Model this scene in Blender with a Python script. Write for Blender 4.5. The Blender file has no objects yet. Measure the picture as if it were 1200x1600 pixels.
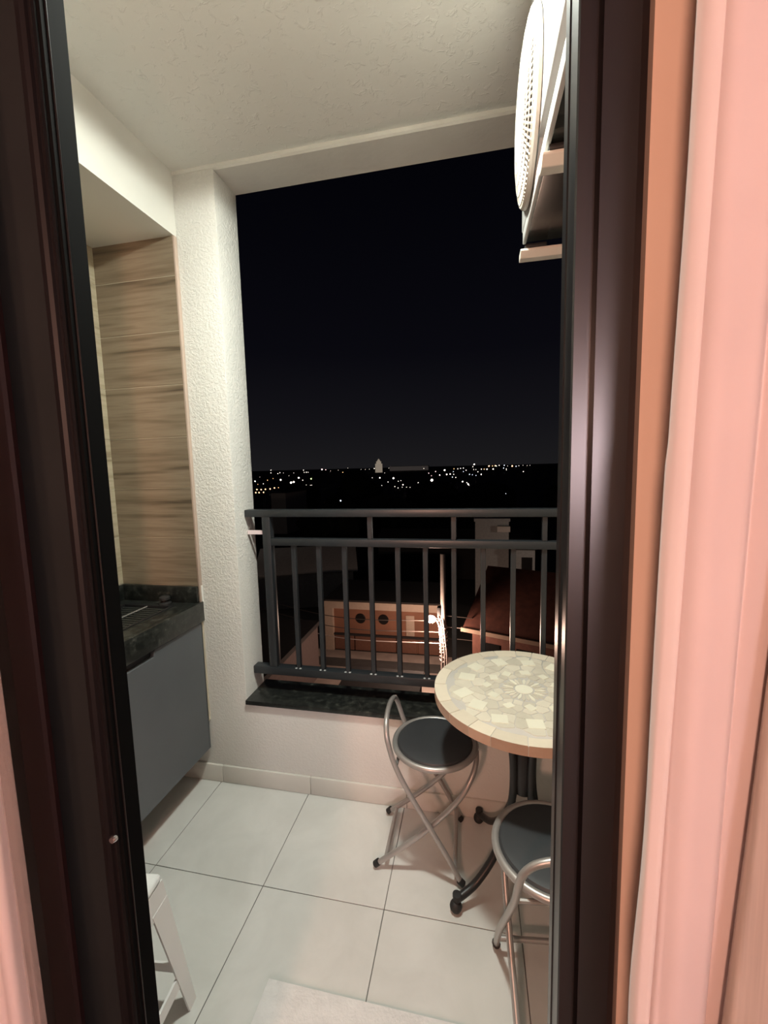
import bpy, bmesh, math, random
from mathutils import Vector, Matrix
random.seed(7)
SC = bpy.context.scene
COL = SC.collection
PI = math.pi

# ------------------------------------------------------------------ camera
EYE = Vector((0.0, 0.0, 1.43765))
RIGHT = Vector((0.97877860, 0.20338111, -0.02507162))
DOWN = Vector((-0.00271468, -0.10946829, -0.99398658))
FWD = Vector((-0.20490264, 0.97296085, -0.10659310))
cam_data = bpy.data.cameras.new('camera')
cam = bpy.data.objects.new('camera', cam_data)
COL.objects.link(cam)
cam.matrix_world = Matrix(((RIGHT.x, -DOWN.x, -FWD.x, EYE.x), (RIGHT.y, -DOWN.y, -FWD.y, EYE.y),
                           (RIGHT.z, -DOWN.z, -FWD.z, EYE.z), (0, 0, 0, 1)))
cam_data.sensor_fit = 'VERTICAL'
cam_data.sensor_height = 36.0
cam_data.lens = 657.64 / 1600 * 36.0
cam_data.clip_start = 0.02
cam_data.clip_end = 9000
SC.camera = cam

# ------------------------------------------------------------------ sky: night, faint glow of the town at the horizon
world = bpy.data.worlds.new('night_sky')
SC.world = world
world.use_nodes = True
wn, wl = world.node_tree.nodes, world.node_tree.links
wn.clear()
wo = wn.new('ShaderNodeOutputWorld'); wb = wn.new('ShaderNodeBackground')
wt = wn.new('ShaderNodeTexCoord'); ws = wn.new('ShaderNodeSeparateXYZ'); wr = wn.new('ShaderNodeValToRGB')
wl.new(wt.outputs['Generated'], ws.inputs[0]); wl.new(ws.outputs['Z'], wr.inputs[0])
wl.new(wr.outputs[0], wb.inputs[0]); wl.new(wb.outputs[0], wo.inputs[0])
e = wr.color_ramp.elements
e[0].position = 0.0; e[0].color = (0.0105, 0.0100, 0.0112, 1)
e[1].position = 0.55; e[1].color = (0.0010, 0.0010, 0.0022, 1)
m_ = e.new(0.10); m_.color = (0.0065, 0.0062, 0.0082, 1)
m_ = e.new(0.25); m_.color = (0.0028, 0.0027, 0.0046, 1)
wb.inputs[1].default_value = 1.0

# ------------------------------------------------------------------ light levels and exposure
LAMP_W = 25.0          # balcony ceiling lamp
LAMP_GLOW_W = 24.0      # sideways light of its domed diffuser
LAMP_COL = (0.95, 1.0, 0.90)
ROOM_W = 110.0         # warm lamp in the room behind the camera
ROOM_COL = (1.0, 0.51, 0.36)
STREET_W = 1150.0
vs = SC.view_settings
vs.view_transform = 'Standard'; vs.look = 'None'; vs.exposure = 0.0; vs.gamma = 1.0
vs.use_curve_mapping = False

# ------------------------------------------------------------------ measures of the place (metres)
XL, XN, XC, XR = -1.18, -1.572, -0.996, 0.52     # fascia plane, niche back, opening jamb, right wall
YD, YW, YO = 0.50, 1.6236, 1.789                 # door wall, parapet face, outer face
ZC, ZF, ZS = 2.64, 2.391, 0.415                  # ceiling, fascia underside, sill top
TILE, TX, TY = 0.43, -1.145, 1.196

# ================================================================== helpers
def new_obj(name, mesh, mat=None, parent=None):
    o = bpy.data.objects.new(name, mesh)
    COL.objects.link(o)
    if mat is not None:
        for mm in (mat if isinstance(mat, (list, tuple)) else [mat]):
            mesh.materials.append(mm)
    if parent is not None:
        o.parent = parent
    return o

def tag(o, label=None, cat=None, group=None, kind=None):
    if label: o['label'] = label
    if cat: o['category'] = cat
    if group: o['group'] = group
    if kind: o['kind'] = kind
    return o

def thing(name, loc, label, cat, group=None, rz=0.0):
    o = bpy.data.objects.new(name, None)
    COL.objects.link(o)
    o.location = loc; o.rotation_euler = (0, 0, rz); o.empty_display_size = 0.05
    return tag(o, label, cat, group)

def finish(bm, name, mat=None, parent=None, smooth=False):
    bmesh.ops.recalc_face_normals(bm, faces=bm.faces)
    me = bpy.data.meshes.new(name)
    bm.to_mesh(me); bm.free()
    if smooth:
        me.polygons.foreach_set('use_smooth', [True] * len(me.polygons))
        try: me.set_sharp_from_angle(angle=math.radians(40))
        except Exception: pass
    return new_obj(name, me, mat, parent)

def add_box(bm, x0, x1, y0, y1, z0, z1, bevel=0.0, seg=2):
    r = bmesh.ops.create_cube(bm, size=1.0)
    vsx = r['verts']
    for v in vsx:
        v.co = Vector((x0 + (v.co.x + .5) * (x1 - x0), y0 + (v.co.y + .5) * (y1 - y0), z0 + (v.co.z + .5) * (z1 - z0)))
    if bevel > 0:
        ed = list({ed for v in vsx for ed in v.link_edges})
        bmesh.ops.bevel(bm, geom=ed, offset=bevel, segments=seg, profile=.5, affect='EDGES')
    return vsx

def box(name, x0, x1, y0, y1, z0, z1, mat, parent=None, bevel=0.0, seg=2):
    bm = bmesh.new()
    add_box(bm, x0, x1, y0, y1, z0, z1, bevel, seg)
    return finish(bm, name, mat, parent, smooth=bevel > 0)

def add_prism(bm, poly, axis, a, b):
    def mk(p, t):
        if axis == 'z': return (p[0], p[1], t)
        if axis == 'y': return (p[0], t, p[1])
        return (t, p[0], p[1])
    lo = [bm.verts.new(mk(p, a)) for p in poly]; hi = [bm.verts.new(mk(p, b)) for p in poly]
    n = len(poly)
    bm.faces.new(lo); bm.faces.new(hi)
    for i in range(n):
        bm.faces.new((lo[i], lo[(i + 1) % n], hi[(i + 1) % n], hi[i]))

def prism(name, poly, axis, a, b, mat, parent=None, bevel=0.0, smooth=False):
    bm = bmesh.new()
    add_prism(bm, poly, axis, a, b)
    if bevel:
        bmesh.ops.recalc_face_normals(bm, faces=bm.faces)
        bmesh.ops.bevel(bm, geom=list(bm.edges), offset=bevel, segments=2, profile=.5, affect='EDGES')
    return finish(bm, name, mat, parent, smooth)

def smooth_path(pts, n=6, closed=False):
    P = [Vector(p) for p in pts]; out = []
    N = len(P)
    rng = range(N if closed else N - 1)
    for i in rng:
        p0 = P[(i - 1) % N] if (closed or i > 0) else P[0] * 2 - P[1]
        p1 = P[i]; p2 = P[(i + 1) % N]
        p3 = P[(i + 2) % N] if (closed or i + 2 < N) else P[-1] * 2 - P[-2]
        for k in range(n):
            t = k / n
            out.append(0.5 * ((2 * p1) + (-p0 + p2) * t + (2 * p0 - 5 * p1 + 4 * p2 - p3) * t * t + (-p0 + 3 * p1 - 3 * p2 + p3) * t ** 3))
    if not closed: out.append(P[-1])
    return out

def add_tube(bm, pts, r, n=10, closed=False, caps=True, flat=1.0):
    P = [Vector(p) for p in pts]; N = len(P)
    rr = r if isinstance(r, (list, tuple)) else [r] * N
    def tan(i):
        if closed: return (P[(i + 1) % N] - P[(i - 1) % N]).normalized()
        return (P[min(i + 1, N - 1)] - P[max(i - 1, 0)]).normalized()
    t0 = tan(0)
    ref = Vector((0, 0, 1)) if abs(t0.z) < .9 else Vector((1, 0, 0))
    u = t0.cross(ref).normalized()
    rings = []
    for i in range(N):
        t = tan(i)
        u = (u - t * u.dot(t)).normalized(); w = t.cross(u)
        rings.append([bm.verts.new(P[i] + (u * math.cos(2 * PI * k / n) * flat + w * math.sin(2 * PI * k / n)) * rr[i]) for k in range(n)])
    for i in range(N if closed else N - 1):
        A, B = rings[i], rings[(i + 1) % N]
        for k in range(n):
            bm.faces.new((A[k], A[(k + 1) % n], B[(k + 1) % n], B[k]))
    if caps and not closed:
        bm.faces.new(rings[0]); bm.faces.new(rings[-1])

def tube(name, pts, r, mat, parent=None, n=10, closed=False, sub=0, flat=1.0):
    bm = bmesh.new()
    add_tube(bm, smooth_path(pts, sub, closed) if sub else pts, r, n, closed, flat=flat)
    return finish(bm, name, mat, parent, smooth=True)

def add_lathe(bm, prof, n=32, axis='z', c=(0, 0, 0)):
    def mk(r, h, a):
        x, y = r * math.cos(a), r * math.sin(a)
        p = (x, y, h) if axis == 'z' else ((h, x, y) if axis == 'x' else (x, h, y))
        return (p[0] + c[0], p[1] + c[1], p[2] + c[2])
    rings = []
    for r, h in prof:
        if r < 1e-6: rings.append([bm.verts.new(mk(0, h, 0))])
        else: rings.append([bm.verts.new(mk(r, h, 2 * PI * k / n)) for k in range(n)])
    for A, B in zip(rings, rings[1:]):
        if len(A) == 1 and len(B) == 1: continue
        for k in range(n):
            k2 = (k + 1) % n
            if len(A) == 1: bm.faces.new((A[0], B[k], B[k2]))
            elif len(B) == 1: bm.faces.new((A[k], A[k2], B[0]))
            else: bm.faces.new((A[k], A[k2], B[k2], B[k]))

def lathe(name, prof, mat, parent=None, n=32, axis='z', c=(0, 0, 0)):
    bm = bmesh.new()
    add_lathe(bm, prof, n, axis, c)
    return finish(bm, name, mat, parent, smooth=True)

# ================================================================== materials
def mat_base(name):
    m = bpy.data.materials.new(name); m.use_nodes = True
    nt = m.node_tree
    return m, nt.nodes, nt.links, nt.nodes['Principled BSDF']

def mapped(n, l, scale=(1, 1, 1)):
    g = n.new('ShaderNodeNewGeometry'); mp = n.new('ShaderNodeMapping')
    mp.inputs['Scale'].default_value = scale
    l.new(g.outputs['Position'], mp.inputs['Vector'])
    return mp.outputs[0]

def noise(n, l, vec, scale, detail=3, rough=.5, dist=0.0):
    t = n.new('ShaderNodeTexNoise')
    t.inputs['Scale'].default_value = scale; t.inputs['Detail'].default_value = detail
    t.inputs['Roughness'].default_value = rough; t.inputs['Distortion'].default_value = dist
    l.new(vec, t.inputs['Vector'])
    return t.outputs['Fac']

def ramp(n, l, fac, stops):
    r = n.new('ShaderNodeValToRGB'); el = r.color_ramp.elements
    el[0].position, el[0].color = stops[0][0], (*stops[0][1], 1)
    el[1].position, el[1].color = stops[-1][0], (*stops[-1][1], 1)
    for p, c in stops[1:-1]:
        x = el.new(p); x.color = (*c, 1)
    l.new(fac, r.inputs[0])
    return r.outputs[0]

def bump(n, l, fac, b, strength, dist):
    x = n.new('ShaderNodeBump')
    x.inputs['Strength'].default_value = strength; x.inputs['Distance'].default_value = dist
    l.new(fac, x.inputs['Height']); l.new(x.outputs[0], b.inputs['Normal'])

def paint(name, col, rough=.5, metal=0.0, var=.06, vscale=6.0, bscale=None, bstr=.2, bdist=.002, bdetail=3, spec=.5, coat=0.0):
    m, n, l, b = mat_base(name)
    v = mapped(n, l)
    f = noise(n, l, v, vscale, 4)
    lo = tuple(max(0, c * (1 - var)) for c in col); hi = tuple(min(1, c * (1 + var)) for c in col)
    l.new(ramp(n, l, f, [(.3, lo), (.7, hi)]), b.inputs['Base Color'])
    b.inputs['Roughness'].default_value = rough; b.inputs['Metallic'].default_value = metal
    b.inputs['Specular IOR Level'].default_value = spec
    b.inputs['Coat Weight'].default_value = coat
    if bscale: bump(n, l, noise(n, l, v, bscale, bdetail), b, bstr, bdist)
    return m

def emit(name, col, strength, sample=True):
    m, n, l, b = mat_base(name)
    b.inputs['Base Color'].default_value = (*[min(1, c * .5) for c in col], 1)
    b.inputs['Emission Color'].default_value = (*col, 1)
    b.inputs['Emission Strength'].default_value = strength
    if not sample: m.cycles.emission_sampling = 'NONE'
    return m

M = {}
def plaster(name, col, scale, strength, dist, smooth_above=None):
    m, n, l, b = mat_base(name)
    v = mapped(n, l)
    f = noise(n, l, v, 3.0, 4)
    l.new(ramp(n, l, f, [(.3, tuple(c * .95 for c in col)), (.7, col)]), b.inputs['Base Color'])
    b.inputs['Roughness'].default_value = .62
    a = noise(n, l, v, scale, 2, .5, .6)
    l2 = ramp(n, l, a, [(.38, (0, 0, 0)), (.62, (1, 1, 1))])
    sp = n.new('ShaderNodeSeparateXYZ'); l.new(v, sp.inputs[0])
    mr = n.new('ShaderNodeMapRange'); mr.inputs[1].default_value = .35; mr.inputs[2].default_value = 1.2; mr.inputs[3].default_value = .18; mr.inputs[4].default_value = 1.0
    l.new(sp.outputs['Z'], mr.inputs[0])
    ml = n.new('ShaderNodeMath'); ml.operation = 'MULTIPLY'; l.new(l2, ml.inputs[0]); l.new(mr.outputs[0], ml.inputs[1])
    bump(n, l, ml.outputs[0], b, strength, dist)
    return m
M['wall'] = plaster('textured_plaster', (.72, .71, .67), 95, .55, .003)
M['lowwall'] = plaster('rough_plaster', (.74, .71, .65), 60, .3, .002)
def ceiling_mat():
    m, n, l, b = mat_base('ceiling_paint')
    v = mapped(n, l)
    b.inputs['Base Color'].default_value = (.80, .79, .75, 1)
    b.inputs['Roughness'].default_value = .55
    a = ramp(n, l, noise(n, l, v, 34, 4, .6, .7), [(.55, (0, 0, 0)), (.75, (1, 1, 1))])
    c = noise(n, l, v, 5, 4, .6, .5)
    ad = n.new('ShaderNodeMath'); ad.operation = 'MULTIPLY_ADD'
    l.new(c, ad.inputs[0]); ad.inputs[1].default_value = 1.2; l.new(a, ad.inputs[2])
    bump(n, l, ad.outputs[0], b, .45, .004)
    return m
M['ceil'] = ceiling_mat()
M['fascia'] = paint('fascia_paint', (.74, .73, .68), .6, var=.02, bscale=18, bstr=.2, bdist=.002)
M['soffit'] = paint('soffit_paint', (.70, .69, .65), .6, var=.04, bscale=30, bstr=.4, bdist=.003)
M['roomwall'] = paint('room_wall_paint', (.74, .60, .50), .6, var=.02, bscale=60, bstr=.05)
M['roomfloor'] = paint('room_floor', (.12, .08, .06), .5)
M['roomdark'] = paint('room_dark_panel', (.06, .05, .05), .6)
M['sidewall'] = paint('right_wall_paint', (.42, .39, .35), .65, bscale=60, bstr=.2)
def tile_mat():
    m, n, l, b = mat_base('porcelain_tile')
    v = mapped(n, l)
    f = noise(n, l, v, 4.5, 5, .6, .4)
    l.new(ramp(n, l, f, [(.35, (.60, .60, .575)), (.65, (.68, .68, .655))]), b.inputs['Base Color'])
    b.inputs['Roughness'].default_value = .3
    return m
M['tile'] = tile_mat()
M['grout'] = paint('grout', (.17, .165, .155), .8)
M['basetile'] = paint('baseboard_tile', (.64, .62, .57), .35, var=.04)
def wood(name, axis, a, b_, dark):
    m, n, l, b = mat_base(name)
    sc = (.9, .9, 15) if axis == 'xy' else (1, 1, 1)
    oi = n.new('ShaderNodeObjectInfo')
    g = n.new('ShaderNodeNewGeometry')
    ad = n.new('ShaderNodeVectorMath'); ad.operation = 'ADD'
    cb = n.new('ShaderNodeCombineXYZ')
    mu = n.new('ShaderNodeMath'); mu.operation = 'MULTIPLY'; mu.inputs[1].default_value = 9.0
    l.new(oi.outputs['Random'], mu.inputs[0]); l.new(mu.outputs[0], cb.inputs[0]); l.new(mu.outputs[0], cb.inputs[1])
    l.new(g.outputs['Position'], ad.inputs[0]); l.new(cb.outputs[0], ad.inputs[1])
    mp = n.new('ShaderNodeMapping'); mp.inputs['Scale'].default_value = sc
    l.new(ad.outputs[0], mp.inputs['Vector'])
    f1 = noise(n, l, mp.outputs[0], 1.6, 3, .5, .35)
    f2 = noise(n, l, mp.outputs[0], 5.0, 3, .5, .1)
    mx = n.new('ShaderNodeMix'); mx.data_type = 'FLOAT'; mx.inputs[0].default_value = .3
    l.new(f1, mx.inputs[2]); l.new(f2, mx.inputs[3])
    l.new(ramp(n, l, mx.outputs[0], [(.30, dark), (.42, a), (.55, b_), (.64, a), (.74, tuple(c * 1.06 for c in b_))]), b.inputs['Base Color'])
    b.inputs['Roughness'].default_value = .42
    return m
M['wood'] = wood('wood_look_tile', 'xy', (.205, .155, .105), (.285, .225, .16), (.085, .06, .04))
M['woodlit'] = wood('wood_look_tile_lit', 'xy', (.40, .34, .23), (.50, .44, .32), (.20, .16, .105))  # same wood tile, paler: light on the niche back is in the colour
M['jointgrout'] = paint('wood_joint', (.52, .46, .36), .8)
M['cornertrim'] = paint('corner_trim', (.52, .40, .33), .5)
M['whitetrim'] = paint('silicone_white', (.75, .74, .70), .5)
def granite():
    m, n, l, b = mat_base('black_granite')
    v = mapped(n, l)
    f = noise(n, l, v, 38, 6, .7)
    l.new(ramp(n, l, f, [(.45, (.012, .013, .012)), (.6, (.03, .032, .028)), (.72, (.11, .11, .095))]), b.inputs['Base Color'])
    b.inputs['Roughness'].default_value = .28
    return m
M['granite'] = granite()
M['cabinet'] = paint('graphite_laminate', (.105, .115, .125), .5, var=.04)
M['cabdark'] = paint('graphite_edge', (.05, .054, .06), .5)
M['rail'] = paint('railing_enamel', (.022, .025, .028), .36, var=.1)
M['weld'] = paint('scraped_weld', (.55, .56, .56), .4, metal=.4)
M['tape'] = paint('pink_tape', (.8, .68, .68), .6)
M['doordark'] = paint('door_enamel', (.0055, .0038, .0042), .32, var=.1, vscale=20, spec=1.0)
M['doormatte'] = paint('door_matte_black', (.004, .003, .0035), .5, var=.1, spec=.25)
M['doorseal'] = paint('brush_seal', (.003, .003, .003), .9, spec=.08)
M['doorgrey'] = paint('door_gasket', (.016, .018, .0175), .9, spec=.1, var=.1)
M['doorbrown'] = paint('door_brown', (.030, .013, .014), .55, var=.08)
M['chrome'] = paint('steel_latch', (.7, .7, .72), .25, metal=1.0)
M['silver'] = paint('silver_tube', (.42, .40, .385), .38, metal=.55, var=.05)
M['vinyl'] = paint('black_vinyl', (.035, .038, .042), .5, var=.12, bscale=220, bstr=.1, bdist=.0008)
M['rubber'] = paint('black_rubber', (.015, .014, .014), .6)
M['iron'] = paint('black_iron', (.014, .014, .015), .4)
M['acwhite'] = paint('ac_white', (.52, .515, .50), .38, var=.02)
M['acgrille'] = paint('ac_grille', (.55, .51, .45), .42, var=.02)
M['acdark'] = paint('ac_inside', (.05, .05, .05), .6)
M['acbase'] = paint('ac_base_pan', (.06, .065, .062), .25, metal=.6)
M['bracket'] = paint('bracket_enamel', (.74, .70, .63), .4, var=.03)
M['plastic'] = paint('white_plastic', (.80, .80, .79), .35, var=.02)
M['mat'] = paint('white_mat', (.76, .73, .72), .9, var=.06, vscale=25, bscale=160, bstr=.6, bdist=.003)
M['matrim'] = paint('mosaic_grout', (.54, .52, .48), .6, bscale=200, bstr=.2)
def stone(name, col, var):
    m, n, l, b = mat_base(name)
    oi = n.new('ShaderNodeObjectInfo')
    v = mapped(n, l)
    f = noise(n, l, v, 30, 4, .6, .5)
    mx = n.new('ShaderNodeMix'); mx.data_type = 'FLOAT'; mx.inputs[0].default_value = .45
    l.new(oi.outputs['Random'], mx.inputs[2]); l.new(f, mx.inputs[3])
    l.new(ramp(n, l, mx.outputs[0], [(.2, tuple(c * (1 - var) for c in col)), (.8, tuple(min(1, c * (1 + var)) for c in col))]), b.inputs['Base Color'])
    b.inputs['Roughness'].default_value = .4
    return m
M['stone'] = stone('mosaic_stone', (.66, .615, .51), .13)
M['stonebright'] = stone('mosaic_stone_bright', (.80, .775, .64), .06)
M['rimwarmlit'] = stone('mosaic_rim_warm_lit', (.50, .34, .25), .16)  # edge stone browned: warm room light put into the rim colour
M['stoneedge'] = stone('mosaic_edge', (.70, .63, .51), .10)
def fabric(name, col, trans=.35, streak=0.0):
    m, n, l, b = mat_base(name)
    v = mapped(n, l, (60, 60, 1.5)) if streak else mapped(n, l, (1, 1, 1))
    f = noise(n, l, v, 3 if streak else 9, 5)
    c = ramp(n, l, f, [(.3, tuple(x * (1 - .05 - streak) for x in col)), (.7, col)])
    b.inputs['Roughness'].default_value = .8
    l.new(c, b.inputs['Base Color'])
    b.inputs['Sheen Weight'].default_value = .2
    t = n.new('ShaderNodeBsdfTranslucent'); l.new(c, t.inputs[0])
    mx = n.new('ShaderNodeMixShader'); mx.inputs[0].default_value = trans
    l.new(b.outputs[0], mx.inputs[1]); l.new(t.outputs[0], mx.inputs[2])
    l.new(mx.outputs[0], n['Material Output'].inputs[0])
    w = noise(n, l, mapped(n, l, (1, 1, .35)), 900, 1)
    bump(n, l, w, b, .08, .0005)
    return m
M['curtain'] = fabric('pink_curtain', (.86, .77, .76), .3)
M['hem'] = fabric('curtain_hem', (.88, .82, .80), .3)
M['beige'] = fabric('beige_curtain', (.62, .54, .47), .25, .2)
M['sheer'] = fabric('sheer_hem', (.7, .62, .58), .3)
_n, _l = M['sheer'].node_tree.nodes, M['sheer'].node_tree.links
_t = _n.new('ShaderNodeBsdfTransparent'); _m = _n.new('ShaderNodeMixShader'); _m.inputs[0].default_value = .75
_o = _n['Material Output'].inputs[0]; _l.new(_o.links[0].from_socket, _m.inputs[1]); _l.new(_t.outputs[0], _m.inputs[2]); _l.new(_m.outputs[0], _o)
def glass():
    m, n, l, b = mat_base('clear_glass')
    n.remove(b)
    fr = n.new('ShaderNodeFresnel'); fr.inputs[0].default_value = 1.45
    tr = n.new('ShaderNodeBsdfTransparent'); tr.inputs[0].default_value = (.93, .95, .94, 1)
    gl = n.new('ShaderNodeBsdfGlossy'); gl.inputs['Roughness'].default_value = .02
    mx = n.new('ShaderNodeMixShader')
    l.new(fr.outputs[0], mx.inputs[0]); l.new(tr.outputs[0], mx.inputs[1]); l.new(gl.outputs[0], mx.inputs[2])
    l.new(mx.outputs[0], n['Material Output'].inputs[0])
    return m
M['glass'] = glass()
M['diffuser'] = emit('lamp_diffuser', (1, .95, .84), 6.0, False)
M['jambglow'] = emit('jamb_highlight_glow', (1, .80, .84), 34.0)  # glow of the added shape that the door jamb reflects
M['roomlamp'] = emit('room_lamp_shade', (1, .52, .32), 3.0, False)
# outside
M['ground'] = paint('night_ground', (.030, .028, .026), .95, var=.3, vscale=.2)
M['pavement'] = paint('concrete_pavement', (.30, .25, .22), .85, var=.15, vscale=1.5)
M['asphalt'] = paint('asphalt', (.05, .048, .046), .9, var=.15, vscale=2)
M['facadeband'] = paint('cream_facade', (.42, .33, .26), .8, var=.05)
M['facade'] = paint('brown_facade', (.22, .10, .06), .8, var=.12, vscale=1.2)
M['facadered'] = paint('red_house_wall', (.12, .045, .03), .85, var=.15)
M['gate'] = paint('brown_gate', (.16, .075, .05), .6, var=.1)
M['darkwin'] = paint('dark_opening', (.01, .009, .009), .3)
M['concrete'] = paint('pole_concrete', (.34, .30, .27), .85, var=.12, vscale=8)
M['cable'] = paint('pale_cable', (.55, .48, .45), .5)
M['cabledark'] = paint('dark_cable', (.12, .10, .09), .6)
M['roofdark'] = paint('dark_roof', (.022, .020, .020), .9, var=.2)
M['roofred'] = paint('terracotta_roof', (.10, .030, .018), .9, var=.25, vscale=3)
M['eave'] = paint('eave_cream', (.36, .25, .18), .8)
M['mauve'] = paint('mauve_wall', (.10, .075, .07), .9, var=.1)
M['greyhouse'] = paint('grey_house', (.30, .30, .29), .9, var=.1)
M['leaf'] = paint('dark_foliage', (.012, .016, .010), .9, var=.3)
M['bark'] = paint('dark_bark', (.02, .016, .012), .9)
M['towerlit'] = emit('floodlit_tower', (.75, .62, .48), .30, False)
M['hallcol'] = paint('pale_hall', (.5, .45, .4), .8)
M['hallglow'] = emit('hall_front_glow', (.5, .42, .38), .06, False)
M['strlamp'] = emit('street_lamp_glow', (1, .78, .70), 9.0, False)

# ================================================================== the setting
def st(o): return tag(o, kind='structure')

# floor: grout bed, every porcelain tile a piece of its own
floor = st(box('floor', XN - .1, XR, YD, YW, -.12, -.003, M['grout']))
gx = [TX + TILE * k for k in range(-1, 5)]; gy = [TY + TILE * k for k in range(-2, 2)]
meshcache = {}
for i in range(len(gx) - 1):
    for j in range(len(gy) - 1):
        x0, x1 = max(gx[i], XN - .05), min(gx[i + 1], XR); y0, y1 = max(gy[j], YD), min(gy[j + 1], YW)
        if x1 - x0 < .02 or y1 - y0 < .02: continue
        box('floor_tile', x0 + .0013, x1 - .0013, y0 + .0013, y1 - .0013, -.003, 0, M['tile'], floor, .0008, 1)

st(box('ceiling', XN - .13, XR + .1, YD, YW, ZC, ZC + .12, M['ceil']))
# opening head: slightly lower than the ceiling, its lip catches the light
prism('trim_1', [(YW, ZC + .12), (YW, ZC - .014), (YW + .006, ZC - .020), (YO, ZC - .020), (YO, ZC + .12)], 'x', XN - .13, XR + .1, M['soffit'])
st(bpy.data.objects['trim_1'])
# parapet wall with the column left of the opening
st(prism('wall_outer', [(XN - .13, -.12), (XR + .1, -.12), (XR + .1, ZS - .02), (XC, ZS - .02), (XC, ZC - .016), (XN - .13, ZC - .016)], 'y', YW, YO, M['wall'], bevel=.0025, smooth=True))
# black granite window sill
st(box('trim_2', XC + .001, XR, YW - .012, YO + .02, ZS - .02, ZS, M['granite'], bevel=.002))
# left side: fascia over the niche, back of the niche, pier next to the door
st(box('wall_left', XN - .13, XL, YD, YW, ZF, ZC, M['fascia']))
niche = st(box('wall_niche', XN - .13, XN - .0015, .86, YW - .0165, 0, ZF, M['jointgrout']))
nfar = st(box('wall_niche_end', XN - .0015, XL - .004, YW - .0165, YW, .3, ZF, M['jointgrout']))
st(box('wall_pier', XN - .13, XL, YD, .86, 0, ZF, M['fascia']))
st(box('wall_right', XR, XR + .12, YD, YW, -.12, ZC, M['sidewall']))
# wood-look tiles, one piece each
zs_ = [.935, 1.152, 1.369, 1.587, 1.804, 2.021, 2.238, ZF]
for a, b in zip(zs_, zs_[1:]):
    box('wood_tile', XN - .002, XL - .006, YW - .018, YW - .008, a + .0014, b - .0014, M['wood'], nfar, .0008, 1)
    box('wood_tile', XN - .012, XN, .86, YW - .018, a + .001, b - .001, M['woodlit'], niche, .0008, 1)
st(box('trim_3', XL - .006, XL + .003, YW - .019, YW - .0005, .86, ZF, M['cornertrim'], bevel=.002))
st(box('trim_4', XL - .004, XL + .006, YW - .010, YW - .0005, .78, .935, M['whitetrim'], bevel=.002))
# baseboard pieces in front of the parapet
bb = bpy.data.objects.new('baseboard_outer', None); COL.objects.link(bb); st(bb); bb.location = (0, YW, 0)
xs = [XN - .01] + [TX + TILE * k + .012 for k in range(0, 4)] + [XR]
for a, b in zip(xs, xs[1:]):
    box('baseboard_tile', a + .001, b - .001, -.011, 0, .001, .083, M['basetile'], bb, .002, 2)

# wall around the sliding door and the room behind the camera
st(box('wall_door', .16, 2.2, .462, YD, 0, 2.6, M['roomwall']))
st(box('wall_door_head', -2.2, 2.2, .44, YD + .02, 2.25, 2.76, M['roomwall']))
st(box('wall_door_side', -2.2, -1.31, .44, YD, 0, 2.25, M['roomwall']))
st(box('wall_room_back', -2.2, 2.2, -3.12, -3.0, 0, 2.6, M['roomwall']))
st(box('wall_room_left', -2.32, -2.2, -3.0, .5, 0, 2.6, M['roomdark']))
st(box('wall_room_right', 2.2, 2.32, -3.0, .5, 0, 2.6, M['roomwall']))
st(box('floor_room', -2.2, 2.2, -3.0, .5, -.1, 0, M['roomfloor']))
st(box('ceiling_room', -2.2, 2.2, -3.0, .44, 2.6, 2.7, M['roomdark']))

# sliding door: open leaf at the left, fixed jamb at the right
def struct_root(name, loc):
    o = bpy.data.objects.new(name, None); COL.objects.link(o); o.location = loc
    return st(o)
d1 = struct_root('door_1', (-.55, .47, 0))
def dloc(poly, ox, oy): return [(p[0] - ox, p[1] - oy) for p in poly]
prism('stile', dloc([(-.522, .458), (-.519, .4525), (-.511, .4510), (-.506, .4530), (-.504, .4560), (-.500, .4560), (-.498, .4525), (-.4945, .4515), (-.4930, .4540), (-.4930, .492), (-.522, .492)], -.55, .47), 'z', .012, 2.24, M['doormatte'], d1)
prism('brush_seal', dloc([(-.4930, .4570), (-.4895, .4580), (-.4895, .4915), (-.4930, .4915)], -.55, .47), 'z', .014, 2.238, M['doorseal'], d1)
prism('edge_bead', dloc([(-.4930, .4640), (-.4885, .4645), (-.4880, .4655), (-.4885, .4665), (-.4930, .4670)], -.55, .47), 'z', .014, 2.238, M['doordark'], d1)
prism('gasket_panel', dloc([(-.599, .462), (-.521, .458), (-.521, .490), (-.599, .490)], -.55, .47), 'z', .012, 2.24, M['doorgrey'], d1)
prism('inner_stile', dloc([(-.646, .456), (-.643, .452), (-.602, .452), (-.599, .456), (-.599, .490), (-.646, .490)], -.55, .47), 'z', .012, 2.24, M['doorbrown'], d1)
box('glass_pane', -1.25 + .55, -.643 + .55, .003, .009, .08, 2.17, M['glass'], d1)
box('bottom_rail', -1.30 + .55, -.643 + .55, -.012, .02, .012, .08, M['doordark'], d1, .003)
box('top_rail', -1.30 + .55, -.643 + .55, -.012, .02, 2.17, 2.24, M['doordark'], d1, .003)
box('outer_stile', -1.30 + .55, -1.25 + .55, -.012, .02, .08, 2.17, M['doordark'], d1, .003)
lt = lathe('latch', [(0, -.006), (.004, -.006), (.0055, -.003), (.0055, 0)], M['chrome'], d1, 16, 'y', (-.497 + .55, -.0175, .925))
lt.scale = (1, 1, 1)
lt['label'] = 'small steel latch pin'
d2 = struct_root('door_2', (.12, .47, 0))
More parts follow.
